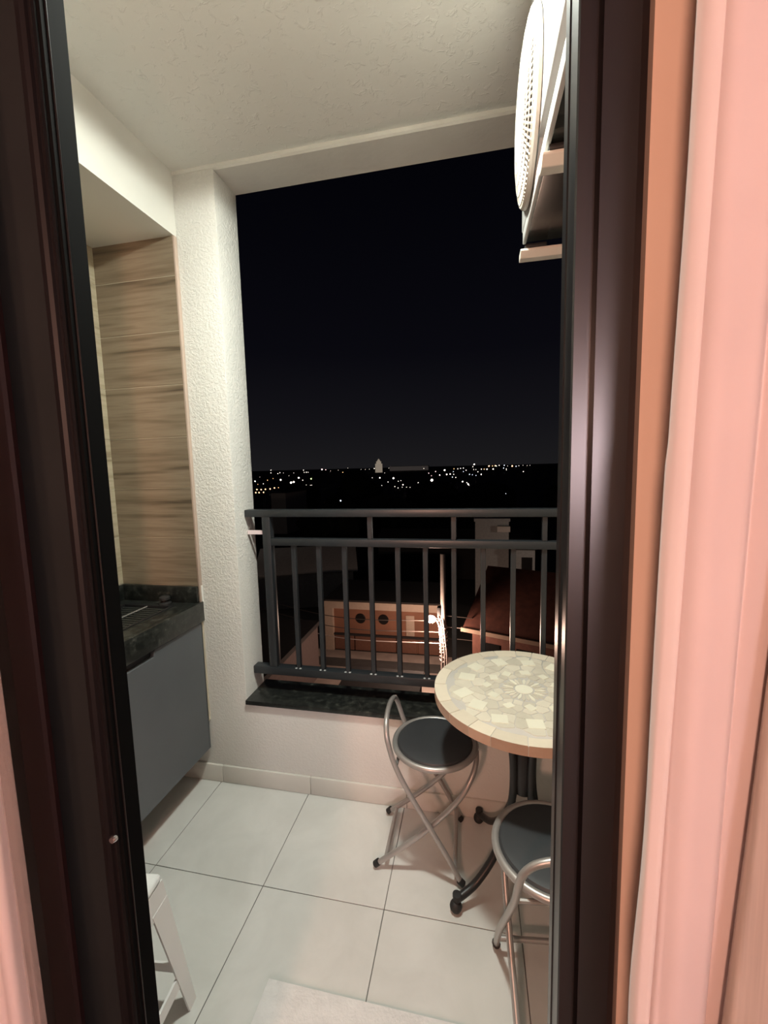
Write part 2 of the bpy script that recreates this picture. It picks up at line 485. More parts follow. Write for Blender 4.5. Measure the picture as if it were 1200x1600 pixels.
prism('jamb', dloc([(.0935, .500), (.0935, .487), (.0925, .4855), (.0925, .478), (.0940, .4765), (.0940, .4485), (.0955, .4465), (.1055, .4465), (.1070, .4560), (.1130, .4560),
                    (.1145, .4450), (.1450, .4450), (.1520, .4490), (.1600, .4610), (.1600, .500)], .12, .47), 'z', .012, 2.24, M['doordark'], d2)
d3 = struct_root('door_3', (-.55, .47, 0))
box('head_track', -1.31 + .55, .16 + .55, -.03, .03, 2.24, 2.25, M['doordark'], d3)
box('floor_track', -1.31 + .55, .084 + .55, -.03, .03, 0, .012, M['doordark'], d3)

# ================================================================== lamps
lamp = thing('ceiling_lamp', (-.28, 1.0, ZC), 'round white ceiling lamp lighting the balcony', 'lamp')
lathe('lamp_body', [(0, 0), (.125, 0), (.125, -.020), (.118, -.026), (.108, -.026), (.108, -.018), (0, -.018)], M['acwhite'], lamp, 40)
lathe('diffuser', [(0, -.048), (.05, -.046), (.085, -.038), (.104, -.026), (.107, -.0185), (0, -.0185)], M['diffuser'], lamp, 40)
ld = bpy.data.lights.new('ceiling_lamp_light', 'AREA')
ld.shape = 'DISK'; ld.size = .20; ld.energy = LAMP_W; ld.color = LAMP_COL
lo = bpy.data.objects.new('ceiling_lamp_light', ld); COL.objects.link(lo); lo.location = (0, 0, -.052); lo.parent = lamp
lg2 = bpy.data.lights.new('ceiling_lamp_glow', 'SPOT'); lg2.energy = LAMP_GLOW_W; lg2.color = LAMP_COL; lg2.shadow_soft_size = .03; lg2.spot_size = math.radians(180); lg2.spot_blend = .10
lo2 = bpy.data.objects.new('ceiling_lamp_glow', lg2); COL.objects.link(lo2); lo2.location = (0, 0, -.066); lo2.parent = lamp

fl = thing('floor_lamp', (-.42, -1.35, 0), 'warm floor lamp standing in the room behind the viewer', 'lamp')
lathe('lamp_base', [(0, 0), (.13, 0), (.13, .018), (.02, .028), (0, .028)], M['iron'], fl, 28)
tube('pole', [(0, 0, .02), (0, 0, 1.5)], .011, M['iron'], fl)
lathe('lamp_shade', [(.15, 1.45), (.152, 1.45), (.125, 1.62), (.123, 1.62), (.15, 1.45)], M['beige'], fl, 32)
lathe('bulb', [(0, 1.50), (.02, 1.505), (.035, 1.54), (.03, 1.575), (0, 1.59)], M['roomlamp'], fl, 16)
rl = bpy.data.lights.new('floor_lamp_light', 'POINT')
rl.energy = ROOM_W; rl.color = ROOM_COL; rl.shadow_soft_size = .10
ro = bpy.data.objects.new('floor_lamp_light', rl); COL.objects.link(ro); ro.location = (0, 0, 1.76); ro.parent = fl

wl_ = thing('jamb_highlight_lamp', (1.02, -3.0, 1.35), 'added glowing shape on the unseen back wall, for the door jamb highlight', 'lamp')  # added behind the camera to put a highlight on the jamb
box('back_plate', -.10, .10, 0, .02, 0, .3, M['iron'], wl_, .004)
bm = bmesh.new(); add_prism(bm, [(.30 * math.cos(PI * q / 12), .02 + .14 * math.sin(PI * q / 12)) for q in range(13)], 'z', -.12, .44)
finish(bm, 'lamp_shade', M['jambglow'], wl_, True)

# ================================================================== railing
rr = thing('balcony_railing', (0, 1.72, ZS), 'dark grey metal balcony railing with upright square bars', 'railing')
zt = lambda z: z - ZS
box('top_rail', XC + .001, XR - .001, -.021, .021, zt(1.230), zt(1.262), M['rail'], rr, .003)
box('mid_rail', -.875, XR - .001, -.019, .019, zt(1.102), zt(1.134), M['rail'], rr, .003)
box('bottom_rail', XC + .001, XR - .001, -.022, .022, zt(.500), zt(.536), M['rail'], rr, .003)
box('post', -.914, -.876, -.019, .019, zt(.536), zt(1.230), M['rail'], rr, .002)
for k in range(1, 12):
    x = -.893 + .117 * k
    box('baluster', x - .010, x + .010, -.010, .010, zt(.536), zt(1.102), M['rail'], rr, .0015, 1)
    if k % 3 == 1 and k > 1:
        box('upper_baluster', x - .010, x + .010, -.010, .010, zt(1.134), zt(1.230), M['rail'], rr, .0015, 1)
    for s in (-1, 1):
        lathe('weld_mark', [(0, .002), (.004, .0015), (.006, 0)], M['weld'], rr, 8, 'z', (x + s * .010, -.013, zt(.536)))
box('tape_strip', XC + .003, -.914, -.004, .004, zt(1.150), zt(1.168), M['tape'], rr)

# ================================================================== barbecue niche
cab = thing('wall_cabinet', (-1.38, 1.24, .17), 'graphite grey wall-hung cabinet under the barbecue counter', 'cabinet')
box('body', -.18, .178, -.375, .366, 0, .603, M['cabdark'], cab, .001)
bmn = bmesh.new()
add_prism(bmn, [(-.372, .004), (.357, .004), (.357, .600), (.080, .600), (.074, .572), (-.372, .572)], 'x', .180, .199)
bmesh.ops.recalc_face_normals(bmn, faces=bmn.faces)
bmesh.ops.bevel(bmn, geom=list(bmn.edges), offset=.0012, segments=1, affect='EDGES')
finish(bmn, 'door', M['cabinet'], cab)
box('side_panel', -.18, .196, .3595, .372, 0, .603, M['cabinet'], cab, .001)
ct = thing('granite_counter', (-1.37, 1.24, .775), 'black granite counter with backsplash in the wood-tiled niche', 'counter')
box('front_apron', .178, .199, -.378, .376, 0, .088, M['granite'], ct, .002)
bm = bmesh.new()
add_box(bm, -.20, .178, .300, .376, .060, .087); add_box(bm, -.20, .178, -.378, -.28, .060, .087)
add_box(bm, .110, .178, -.28, .300, .060, .087); add_box(bm, -.20, -.14, -.28, .300, .060, .087)
finish(bm, 'slab', M['granite'], ct)
box('backsplash', -.20, .186, .350, .366, .087, .159, M['granite'], ct, .001)
box('side_splash', -.202, -.188, -.378, .350, .087, .159, M['granite'], ct, .001)
gr = thing('charcoal_grill', (-1.385, 1.25, .840), 'built-in charcoal grill with dark wire grate set in the black counter', 'grill')
bm = bmesh.new()
for q in ((-.125, .125, .276, .290), (-.125, .125, -.29, -.276), (.112, .125, -.276, .276), (-.125, -.112, -.276, .276)):
    add_box(bm, *q, 0, .025)
finish(bm, 'frame', M['iron'], gr)
box('ash_tray', -.112, .112, -.276, .276, -.03, -.02, M['acdark'], gr)
bm = bmesh.new()
for k in range(25):
    y = -.264 + .022 * k
    add_tube(bm, [(-.112, y, .014), (.112, y, .014)], .0042, 6)
go = finish(bm, 'grate_bars', M['silver'], gr, True); go['label'] = 'row of thin wire grate bars'
go.data.materials[0] = M['acbase']
tube('grate_rod', [(.0, -.276, .020), (.0, .276, .020)], .003, M['silver'], gr, 8)
kn = thing('valve_knob', (-1.318, 1.556, .862), 'small black control knob at the far corner of the granite counter', 'knob')
lathe('base', [(0, 0), (.026, 0), (.026, .008), (.017, .014), (0, .014)], M['rubber'], kn, 20)
lathe('cap', [(0, .012), (.014, .012), (.014, .022), (.023, .024), (.022, .034), (.016, .038), (0, .038)], M['rubber'], kn, 20)

# ================================================================== air conditioner on the right wall
AX, AY, AZ = .150, 1.06, 2.095
ac = thing('air_conditioner', (AX, AY, AZ), 'white outdoor air conditioner unit with round fan grille high on the right wall', 'air conditioner')
bm = bmesh.new()
add_box(bm, .028, .27, -.40, .36, .030, .505, .012, 3)
finish(bm, 'casing', M['acwhite'], ac, True)
prism('front_panel', [(-.40, .492), (-.387, .505), (.347, .505), (.36, .492), (.36, .034), (.10, .034), (.055, .090), (-.36, .090), (-.40, .125)], 'x', 0, .030, M['acwhite'], ac, .004, True)
box('base_pan', .012, .262, -.39, .352, .004, .030, M['acbase'], ac, .003)
box('base_lip', .002, .012, -.392, .354, .0, .034, M['acwhite'], ac, .002)
GC, GR = (.165, .215), .192        # fan centre along the wall / height, radius
lathe('grille_shade_disc', [(0, -.001), (GR - .008, -.001), (GR - .008, -.004), (0, -.004)], M['acdark'], ac, 48, 'x', (0, GC[0], GC[1]))  # flat dark disc, painted shade of the hollow behind the ribs
lathe('grille_rim', [(GR - .012, -.002), (GR + .002, -.002), (GR + .002, -.010), (GR - .004, -.016), (GR - .012, -.014), (GR - .012, -.002)], M['acgrille'], ac, 64, 'x', (0, GC[0], GC[1]))
def dome(r):
    t = r / GR
    return -.012 - .017 * (1 - t ** 4)
bm = bmesh.new()
for k in range(84):
    a = 2 * PI * k / 84
    pts = [(dome(r), GC[0] + r * math.cos(a), GC[1] + r * math.sin(a)) for r in [.05 + (GR - .056) * q / 8 for q in range(9)]]
    add_tube(bm, pts, .0028, 5)
for r in (.06, .085, .11, .135, .16, .180):
    add_tube(bm, [(dome(r) - .001, GC[0] + r * math.cos(2 * PI * q / 48), GC[1] + r * math.sin(2 * PI * q / 48)) for q in range(48)], .0022, 5, closed=True)
gw = finish(bm, 'fan_grille', M['acgrille'], ac, True); gw['label'] = 'domed round grille of thin cream ribs'
lathe('grille_boss', [(0, dome(0) - .004), (.045, dome(.045) - .004), (.056, dome(.05)), (.05, dome(.05) + .004), (0, dome(0) + .004)], M['acgrille'], ac, 32, 'x', (0, GC[0], GC[1]))
for i, by in enumerate((-.035, .372)):
    b_ = thing('wall_bracket', (AX - .004, AY + by, AZ - .012),
               ['cream angle bracket under the near end of the air conditioner', 'cream angle bracket under the far end of the air conditioner'][i], 'bracket')
    prism('arm', [(-.022, 0), (-.022, -.006), (-.006, -.022), (.022, -.022), (.022, 0)], 'x', 0, XR - AX + .003, M['bracket'], b_, .0015)
    box('wall_plate', XR - AX - .002, XR - AX + .004, -.022, .022, -.26, 0, M['bracket'], b_)
    box('rubber_pad', .012, .075, -.024, .024, 0, .012, M['rubber'], b_, .003)

# ================================================================== mosaic bistro table
TC = (.165, 1.375); TH = .700; TR = .29
tb = thing('bistro_table', (TC[0], TC[1], 0), 'round bistro table with cream stone mosaic top and black iron legs', 'table')
lathe('tabletop', [(0, TH - .034), (TR - .006, TH - .034), (TR, TH - .031), (TR, TH - .004), (TR - .003, TH - .0015), (0, TH - .0015)], M['matrim'], tb, 96)
# border segments with their edge faces
a0 = 0.0; k = 0
while a0 < 2 * PI - .05:
    da = random.uniform(.20, .42)
    if a0 + da > 2 * PI - .15: da = 2 * PI - a0
    n = max(3, int(da / .06)); ri, ro_ = TR - random.uniform(.034, .052), TR + .0015
    bm = bmesh.new()
    pol = [(ro_ * math.cos(a0 + .004 + (da - .008) * q / n), ro_ * math.sin(a0 + .004 + (da - .008) * q / n)) for q in range(n + 1)]
    pol += [(ri * math.cos(a0 + .006 + (da - .012) * q / n), ri * math.sin(a0 + .006 + (da - .012) * q / n)) for q in range(n, -1, -1)]
    add_prism(bm, pol, 'z', TH - .030, TH)
    eo = finish(bm, 'mosaic_edge_tile', [M['stoneedge'], M['rimwarmlit']], tb)
    for f in eo.data.polygons:
        if abs(f.normal.z) < .5 and f.normal.xy.dot(f.center.xy) > .8 * f.center.xy.length: f.material_index = 1
    a0 += da; k += 1
def clip(poly, p, q):
    # keep the half plane nearer to p than q
    mx, my = (p[0] + q[0]) / 2, (p[1] + q[1]) / 2; nx, ny = q[0] - p[0], q[1] - p[1]
    out = []
    f = lambda a: (a[0] - mx) * nx + (a[1] - my) * ny
    for i in range(len(poly)):
        a, b = poly[i], poly[(i + 1) % len(poly)]
        fa, fb = f(a), f(b)
        if fa <= 0: out.append(a)
        if fa * fb < 0:
            t = fa / (fa - fb); out.append((a[0] + (b[0] - a[0]) * t, a[1] + (b[1] - a[1]) * t))
    return out
seeds = []
for r, n in ((.088, 17), (.118, 20), (.152, 20), (.188, 20), (.222, 22)):
    for q in range(n):
        a = 2 * PI * (q + random.uniform(-.38, .38)) / n + r * 30
        rj = r + random.uniform(-.012, .012)
        seeds.append((rj * math.cos(a), rj * math.sin(a)))
ghost = [(.058 * math.cos(2 * PI * q / 20), .058 * math.sin(2 * PI * q / 20)) for q in range(20)] + [(.262 * math.cos(2 * PI * q / 50), .262 * math.sin(2 * PI * q / 50)) for q in range(50)]
for s in seeds:
    poly = [(s[0] + d * .05, s[1] + e_ * .05) for d, e_ in ((-1, -1), (1, -1), (1, 1), (-1, 1))]
    for q in seeds + ghost:
        if q is not s and math.hypot(q[0] - s[0], q[1] - s[1]) < .12: poly = clip(poly, s, q)
    if len(poly) < 3: continue
    cx = sum(p[0] for p in poly) / len(poly); cy = sum(p[1] for p in poly) / len(poly)
    sh = 1 - .0018 / max(.008, math.hypot(poly[0][0] - cx, poly[0][1] - cy)) * 1.3
    poly = [(cx + (p[0] - cx) * sh, cy + (p[1] - cy) * sh) for p in poly]
    prism('mosaic_tile', poly, 'z', TH - .002, TH - random.uniform(.0, .0006), M['stone'], tb)
for r, n, sz in ((.118, 11, .029), (.200, 13, .048)):
    for q in range(n):
        a = 2 * PI * (q + random.uniform(-.15, .15)) / n + r * 7
        rj = r + random.uniform(-.012, .012); ang = random.uniform(0, PI); s1 = sz * random.uniform(.45, .58); s2 = sz * random.uniform(.42, .56)
        c, s_ = math.cos(ang), math.sin(ang)
        poly = [(rj * math.cos(a) + d * s1 * c - e_ * s2 * s_, rj * math.sin(a) + d * s1 * s_ + e_ * s2 * c) for d, e_ in ((-1, -1), (1, -1), (1, 1), (-1, 1))]
        prism('mosaic_square', poly, 'z', TH - .002, TH + .0008, M['stonebright'], tb)
for q in range(26):   # rosette of petals
    a = 2 * PI * q / 26; w = .0042; r0, r1 = .034, .068 + .006 * (q % 2)
    c, s_ = math.cos(a), math.sin(a)
    loc = [(r0, -w * .6), (r0 + .012, -w), (r1 - .012, -w * 1.3), (r1, 0), (r1 - .012, w * 1.3), (r0 + .012, w), (r0, w * .6)]
    prism('petal_tile', [(x * c - y * s_, x * s_ + y * c) for x, y in loc], 'z', TH - .002, TH + .0003, M['stonebright'] if q % 3 == 0 else M['stone'], tb)
lathe('rosette_disc', [(0, TH - .002), (.028, TH - .002), (.028, TH + .0003), (0, TH + .0003)], M['stonebright'], tb, 24)
# iron legs
for ang in (-147, 123, 33, -57):
    a = math.radians(ang); c, s_ = math.cos(a), math.sin(a)
    pr = [(.112, .664), (.100, .63), (.072, .575), (.050, .52), (.040, .44), (.042, .34), (.064, .240), (.115, .142), (.180, .075), (.235, .050), (.258, .046)]
    P = smooth_path([(r * c, r * s_, z) for r, z in pr], 4)
    bm = bmesh.new(); add_tube(bm, P, .0125, 10)
    lg = finish(bm, 'leg', M['iron'], tb, True)
    bm = bmesh.new()
    bmesh.ops.create_uvsphere(bm, u_segments=16, v_segments=10, radius=.020, matrix=Matrix.Translation((.262 * c, .262 * s_, .0205)))
    add_lathe(bm, [(0, .040), (.012, .040), (.014, .050), (.014, .062), (0, .064)], 12, 'z', (.258 * c, .258 * s_, 0))
    finish(bm, 'foot_knob', M['rubber'], lg, True)
lathe('collar', [(0, .34), (.030, .34), (.034, .37), (.034, .47), (.029, .50), (0, .50)], M['iron'], tb, 24)
lathe('top_plate', [(0, .656), (.13, .656), (.13, .667), (0, .667)], M['iron'], tb, 32)

# ================================================================== folding stools
def make_stool(name, loc, rz, label):
    s = thing(name, loc, label, 'stool', 'folding stools at the bistro table', rz)
    R_, H = .146, .432
    st_ = lathe('seat', [(0, H - .022), (R_ - .012, H - .022), (R_ - .008, H - .004), (R_ - .014, H + .006), (R_ - .03, H + .010), (0, H + .012)], M['vinyl'], s, 48)
    tube('seat_ring', [((R_) * math.cos(2 * PI * q / 48), (R_) * math.sin(2 * PI * q / 48), H - .006) for q in range(48)], .0105, M['silver'], s, 10, True)
    half = [(.0, .130, .185), (-.085, .126, .325), (-.126, .121, .405), (-.145, .118, .462), (-.156, .110, .505), (-.162, .086, .536), (-.165, .046, .552)]
    A = [(.100, -.136, .012), (.058, -.134, .090)] + [(x, -y, z) for x, y, z in half] + [(-.166, 0, .557)] + half[::-1] + [(.052, .131, .090), (.089, .130, .012)]
    tube('seat_rod', [(-.124, -.121, .402), (-.124, .121, .402)], .006, M['silver'], s, 8)
    tube('back_loop_frame', A, .0092, M['silver'], s, 10, False, 5)
    for sg in (-1, 1):
        B = [(.150, sg * .012, .418), (.148, sg * .050, .400), (.130, sg * .085, .362), (.090, sg * .108, .300), (.0, sg * .112, .195), (-.100, sg * .114, .100), (-.185, sg * .117, .030), (-.205, sg * .119, .012)]
        tube('leg', B, .0092, M['silver'], s, 10, False, 5)
    tube('leg_bar', [(-.170, -.114, .040), (-.170, .114, .040)], .0075, M['silver'], s)
    tube('leg_bar', [(.076, -.130, .055), (.072, .127, .055)], .0075, M['silver'], s)
    for x, y, dx in ((.100, -.136, 1), (.089, .130, 1), (-.205, -.119, -1), (-.205, .119, -1)):
        tube('rubber_foot', [(x - dx * .010, y, .026), (x + dx * .004, y, .0125)], .0118, M['rubber'], s, 10)
    return s
make_stool('folding_stool', (-.137, 1.452, 0), 0.0, 'silver folding stool with black round seat by the parapet, half under the table')
make_stool('folding_stool', (.205, 1.075, 0), math.radians(96), 'silver folding stool with black round seat nearest the door, cut off by the jamb')

# ================================================================== white plastic stool by the door
ps = thing('plastic_stool', (-.900, .685, 0), 'white plastic stool standing just outside the open door leaf', 'stool', None, math.radians(6))
H = .42; T = .135; F = .175
box('seat', -T, T, -T, T, H - .022, H, M['plastic'], ps, .012, 3)
def quad_frame(name, z0, z1, off, th):
    h0 = T + (F - T) * (1 - z0 / H) - off; h1 = T + (F - T) * (1 - z1 / H) - off
    bm = bmesh.new()
    for k in range(4):
        Rm = Matrix.Rotation(k * PI / 2, 4, 'Z')
        vs_ = [Vector(p) for p in ((-h0, -h0, z0), (h0, -h0, z0), (h1, -h1, z1), (-h1, -h1, z1), (-h0 + th, -h0 + th, z0), (h0 - th, -h0 + th, z0), (h1 - th, -h1 + th, z1), (-h1 + th, -h1 + th, z1))]
        V = [bm.verts.new(Rm @ v) for v in vs_]
        for f in ((0, 1, 2, 3), (5, 4, 7, 6), (3, 2, 6, 7), (1, 0, 4, 5)): bm.faces.new([V[i] for i in f])
    return finish(bm, name, M['plastic'], ps)
quad_frame('apron', .335, H - .02, .003, .006)
quad_frame('stretcher', .095, .125, .004, .006)
for k in range(4):
    bm = bmesh.new(); Rm = Matrix.Rotation(k * PI / 2, 4, 'Z')
    for flip in (0, 1):
        def hz(z): return T + (F - T) * (1 - z / H) - .002
        w0, w1 = .030, .058
        h0, h1 = hz(0), hz(.35)
        pr = [(-h0, -h0, 0), (-h0 + w0, -h0, 0), (-h1 + w1, -h1, .35), (-h1, -h1, .35)]
        inn = [(-h0 + .005, -h0 + .005, 0), (-h0 + w0, -h0 + .005, 0), (-h1 + w1, -h1 + .005, .35), (-h1 + .005, -h1 + .005, .35)]
        if flip: pr = [(p[1], p[0], p[2]) for p in pr]; inn = [(p[1], p[0], p[2]) for p in inn]
        V = [bm.verts.new(Rm @ Vector(p)) for p in pr + inn]
        for f in ((0, 1, 2, 3), (5, 4, 7, 6), (3, 2, 6, 7), (1, 0, 4, 5), (0, 3, 7, 4), (2, 1, 5, 6)): bm.faces.new([V[i] for i in f])
    finish(bm, 'leg', M['plastic'], ps)

# white mat on the tiles by the threshold
bm = bmesh.new(); add_box(bm, -.300, .300, -.215, .215, 0, .008, .0035, 2)
mt = finish(bm, 'floor_mat', M['mat'], None, True); mt.location = (-.268, .734, .0005)
tag(mt, 'white rectangular mat on the floor tiles just outside the door', 'mat')

# ================================================================== curtains
def curtain_sheet(name, path, z0, z1, nz, lean, wob, mat, parent, edge_crinkle=0.0):
    P = smooth_path([(x, y, 0) for x, y in path], 6)
    bm = bmesh.new(); rows = []
    for j in range(nz + 1):
        t = j / nz; z = z0 + (z1 - z0) * t
        row = []
        for i, p in enumerate(P):
            s = i / (len(P) - 1)
            x = p.x + lean * (z - 1.0) * (1 + s * .6) + wob * math.sin(z * 5.3 + i * .35) * .5
            y = p.y + wob * math.sin(z * 3.1 + i * .5)
            if edge_crinkle and i < 5:
                x += edge_crinkle * math.sin(z * 17 + 1.3 * math.sin(z * 7)) * (1 - i / 5) * (1 if z < 1.45 else .3)
            row.append(bm.verts.new((x, y, z)))
        rows.append(row)
    for a, b in zip(rows, rows[1:]):
        for i in range(len(P) - 1): bm.faces.new((a[i], a[i + 1], b[i + 1], b[i]))
    bmesh.ops.recalc_face_normals(bm, faces=bm.faces)
    o = finish(bm, name, mat, parent, True)
    md = o.modifiers.new('cloth_thickness', 'SOLIDIFY'); md.thickness = .0012
    return o
cr = thing('curtain', (0, 0, 0), 'pale pink curtain with soft folds hanging right of the dark door jamb', 'curtain')
curtain_sheet('hem_strip', [(.1405, .366), (.1425, .359), (.1480, .3575), (.1530, .361), (.1555, .368)], .05, 2.42, 120, .018, .0008, M['hem'], cr, .0016)
curtain_sheet('curtain_panel', [(.1530, .364), (.1540, .356), (.1600, .353), (.172, .3515), (.186, .354), (.1935, .360), (.1985, .357), (.212, .352), (.232, .358), (.250, .372), (.275, .356), (.300, .372), (.330, .354), (.370, .374), (.410, .356), (.460, .372), (.52, .36)], .05, 2.42, 60, .018, .0012, M['curtain'], cr)
cr2 = thing('curtain', (0, 0, 0), 'tan streaky curtain edge at the far right, over the pink curtain', 'curtain')
curtain_sheet('curtain_panel', [(.2000, .344), (.2030, .337), (.215, .334), (.237, .339), (.259, .332), (.287, .340), (.327, .332), (.377, .340)], .05, 2.42, 60, .040, .0014, M['beige'], cr2)
cl = thing('curtain', (0, 0, 0), 'pink curtain edge in the lower left corner beside the glass leaf', 'curtain')
curtain_sheet('curtain_panel', [(-.5690, .372), (-.5705, .362), (-.576, .356), (-.590, .362), (-.620, .374), (-.65, .358), (-.69, .372), (-.74, .357), (-.80, .372), (-.86, .358), (-.92, .37)], .05, 2.42, 60, -.004, .0012, M['curtain'], cl)
curtain_sheet('hem_strip', [(-.552, .376), (-.557, .372), (-.563, .374), (-.570, .371)], .05, 2.42, 80, -.004, .0008, M['sheer'], cl)
for root_, base_ in ((cr, (.3, .36, .05)), (cr2, (.29, .335, .05)), (cl, (-.73, .365, .05))):
    root_.location = base_
    for ch in root_.children: ch.location = (-base_[0], -base_[1], -base_[2])
rod = tag(tube('curtain_rod', [(-1.6, .365, 2.43), (1.6, .365, 2.43)], .011, M['iron']), 'dark curtain rod above the sliding door', 'rod')

# ================================================================== outside, far below: street, houses, night town
GZ = -10.5
gd = st(box('ground', -2500, 2500, 3, 6000, GZ - .3, GZ - .02, M['ground']))
pv = st(box('ground_pavement', -13, 8, 20.6, 25.4, GZ - .02, GZ + .02, M['pavement']))
st(box('ground_street', -60, 40, 25.4 - 2.2, 25.4 - 1.1, GZ - .02, GZ + .025, M['asphalt']))

hs = thing('lit_house', (-5.7, 25.4, GZ), 'low brown house with cream border lit by the street lamp', 'house')
box('wall', -3.8, 3.75, .25, 5, 0, 3.3, M['facade'], hs)
box('roof', -3.9, 3.85, .2, 5.1, 3.3, 3.36, M['roofdark'], hs)
box('cornice', -3.8, 3.75, -.05, .25, 2.85, 3.32, M['facadeband'], hs)
box('side_band', -3.8, -3.25, -.05, .25, 0, 2.85, M['facadeband'], hs)
box('eave_band', -3.25, 3.75, .05, .25, 1.02, 1.12, M['roofdark'], hs)
for k in range(5):
    box('gate_panel', -3.2 + 1.38 * k, -3.2 + 1.38 * k + 1.30, .12, .25, .03, 1.0, M['gate'], hs, .01, 1)
for x in (-1.45, .08):
    lathe('round_window', [(0, .20), (.30, .20), (.34, .24), (.34, .26), (0, .26)], M['darkwin'], hs, 24, 'y', (x, 0, 2.15))
box('door_arch', 1.55, 2.10, .18, .25, 1.15, 2.5, M['facadeband'], hs, .03)

up = thing('utility_pole', (-1.46, 21.0, GZ), 'concrete utility pole with pale cables beside the street lamp', 'pole')
bm = bmesh.new(); add_tube(bm, [(0, 0, 0), (0, 0, 7.5)], [.17, .12], 12); finish(bm, 'pole', M['concrete'], up, True)
for k in range(9):
    z = 1.9 + .22 * k + random.uniform(-.05, .05)
    tube('cable_loop', smooth_path([(.20 * math.cos(q * .9 + k), .20 * math.sin(q * .9 + k), z + .05 * math.sin(q * 2.1 + k)) for q in range(7)], 4, True), .022, M['cable'], up, 6, True)
for k in range(3):
    x = (-.12, .02, .13)[k]
    tube('cable_riser', [(x, -.18, 1.0), (x + .04, -.20, 2.2), (x - .05, -.19, 3.2), (x - .12, -.17, 3.9), (x * 2 - .3, -.12, 4.3)], .03, M['cable'], up, 6, False, 4)
box('insulator_box', -.30, -.12, -.15, .15, 4.3, 4.75, M['rubber'], up, .02)
for k in range(6):
    z = 1.6 + .3 * k
    x1 = 9.0 if k % 2 else -12.0
    tube('overhead_cable', [(0, 0, z + 1.2), (x1 * .5, 1.0, z + .75), (x1, 2.2, z + 1.3 + (.3 if k % 2 else 0))], .022, M['cabledark'] if k % 3 else M['cable'], up, 5, False, 8)
sl = thing('street_lamp', (-1.46, 20.9, GZ + 4.05), 'glowing street lamp on a short arm of the utility pole', 'lamp')
tube('arm', [(0, 0, -.15), (-.25, -.05, .12), (-.42, -.08, .16)], .03, M['cabledark'], sl, 8, False, 4)
bm = bmesh.new(); bmesh.ops.create_uvsphere(bm, u_segments=16, v_segments=10, radius=.26, matrix=Matrix.Translation((-.62, -.10, .10)) @ Matrix.Diagonal((1, .8, .75, 1)))
finish(bm, 'lamp_head', M['strlamp'], sl, True)
pl = bpy.data.lights.new('street_lamp_light', 'POINT'); pl.energy = STREET_W; pl.color = (1, .66, .50); pl.shadow_soft_size = .2
po = bpy.data.objects.new('street_lamp_light', pl); COL.objects.link(po); po.location = (-.62, -.45, -.25); po.parent = sl

def fill_lamp(loc, h, label, w):  # lamps added out of view to brighten the dim houses
    t = thing('street_lamp', loc, label, 'lamp')
    tube('pole', [(0, 0, 0), (0, 0, h)], .09, M['concrete'], t, 8)
    tube('arm', [(0, 0, h - .05), (-.3, -.1, h + .2), (-.8, -.2, h + .22)], .04, M['cabledark'], t, 8, False, 4)
    bm = bmesh.new(); bmesh.ops.create_uvsphere(bm, u_segments=12, v_segments=8, radius=.2, matrix=Matrix.Translation((-.9, -.2, h + .12)) @ Matrix.Diagonal((1.4, .7, .5, 1)))
    finish(bm, 'lamp_head', M['strlamp'], t, True)
    d = bpy.data.lights.new('street_lamp_light', 'POINT'); d.energy = w; d.color = (1, .86, .74); d.shadow_soft_size = .2
    o = bpy.data.objects.new('street_lamp_light', d); COL.objects.link(o); o.location = (-.9, -.3, h - .15); o.parent = t
fill_lamp((8.6, 30.5, GZ), 7.4, 'added lamp brightening the houses at the right, hidden by the door jamb', 170)
fill_lamp((-25.5, 30.0, GZ), 6.2, 'added lamp brightening the houses at the left, hidden by the column', 420)

def simple_house(name, label, x0, x1, y0, y1, h, wall_m, roof_m, rise, rz=0.0, z=GZ, windows=0, wm=None):
    cx, cy = (x0 + x1) / 2, (y0 + y1) / 2
    t = thing(name, (cx, cy, z), label, 'house', None, rz)
    a, b = (x1 - x0) / 2, (y1 - y0) / 2
    box('wall', -a, a, -b, b, 0, h, wall_m, t)
    if rise:
        prism('roof', [(-b - .4, h), (0, h + rise), (b + .4, h)], 'x', -a - .4, a + .4, roof_m, t)
    else:
        box('parapet_roof', -a - .1, a + .1, -b - .1, b + .1, h, h + .25, roof_m, t)
    for k in range(windows):
        box('window', -a + .6 + k * 1.6, -a + 1.4 + k * 1.6, -b - .03, -b + .02, h - 1.6, h - .6, wm or M['darkwin'], t)
    return t
t = simple_house('near_house', 'dark flat roof right below the balcony railing', -5.4, -2.2, 9.0, 17.6, 2.65, M['roofdark'], M['roofdark'], 0)
t = simple_house('near_house', 'mauve walled dark house at the left beyond the railing', -16.0, -8.7, 15.5, 22.0, 3.0, M['mauve'], M['roofdark'], 0, windows=3)
t = simple_house('near_house', 'dim red-roofed house with cream eave right of the utility pole', 1.0, 9.6, 19.3, 26.7, 3.7, M['facadered'], M['roofred'], 2.4, math.radians(-20), windows=2)
box('eave', -4.75, 4.75, -4.15, -4.0, 3.62, 3.82, M['eave'], t)
t = simple_house('far_house', 'plain grey house block above the mid rail at the right', .25, 2.9, 35, 40, 7.3, M['greyhouse'], M['greyhouse'], 0)
box('lean_to_roof', .4, 1.4, -2.9, -2.5, 6.5, 6.95, M['hallcol'], t)
t = simple_house('far_house', 'pale narrow house end seen low between the right balusters', 3.2, 4.8, 34, 38, 5.2, M['greyhouse'], M['roofdark'], 0, windows=1)
t = simple_house('far_house', 'beige house corner at the left above the top rail', -36.5, -33.6, 72, 82, 7.6, M['hallcol'], M['roofdark'], 0)
t = simple_house('far_house', 'low dark grey roofed house behind the left balusters', -19.0, -11.0, 33, 40, 3.1, M['greyhouse'], M['greyhouse'], 1.6, math.radians(18))
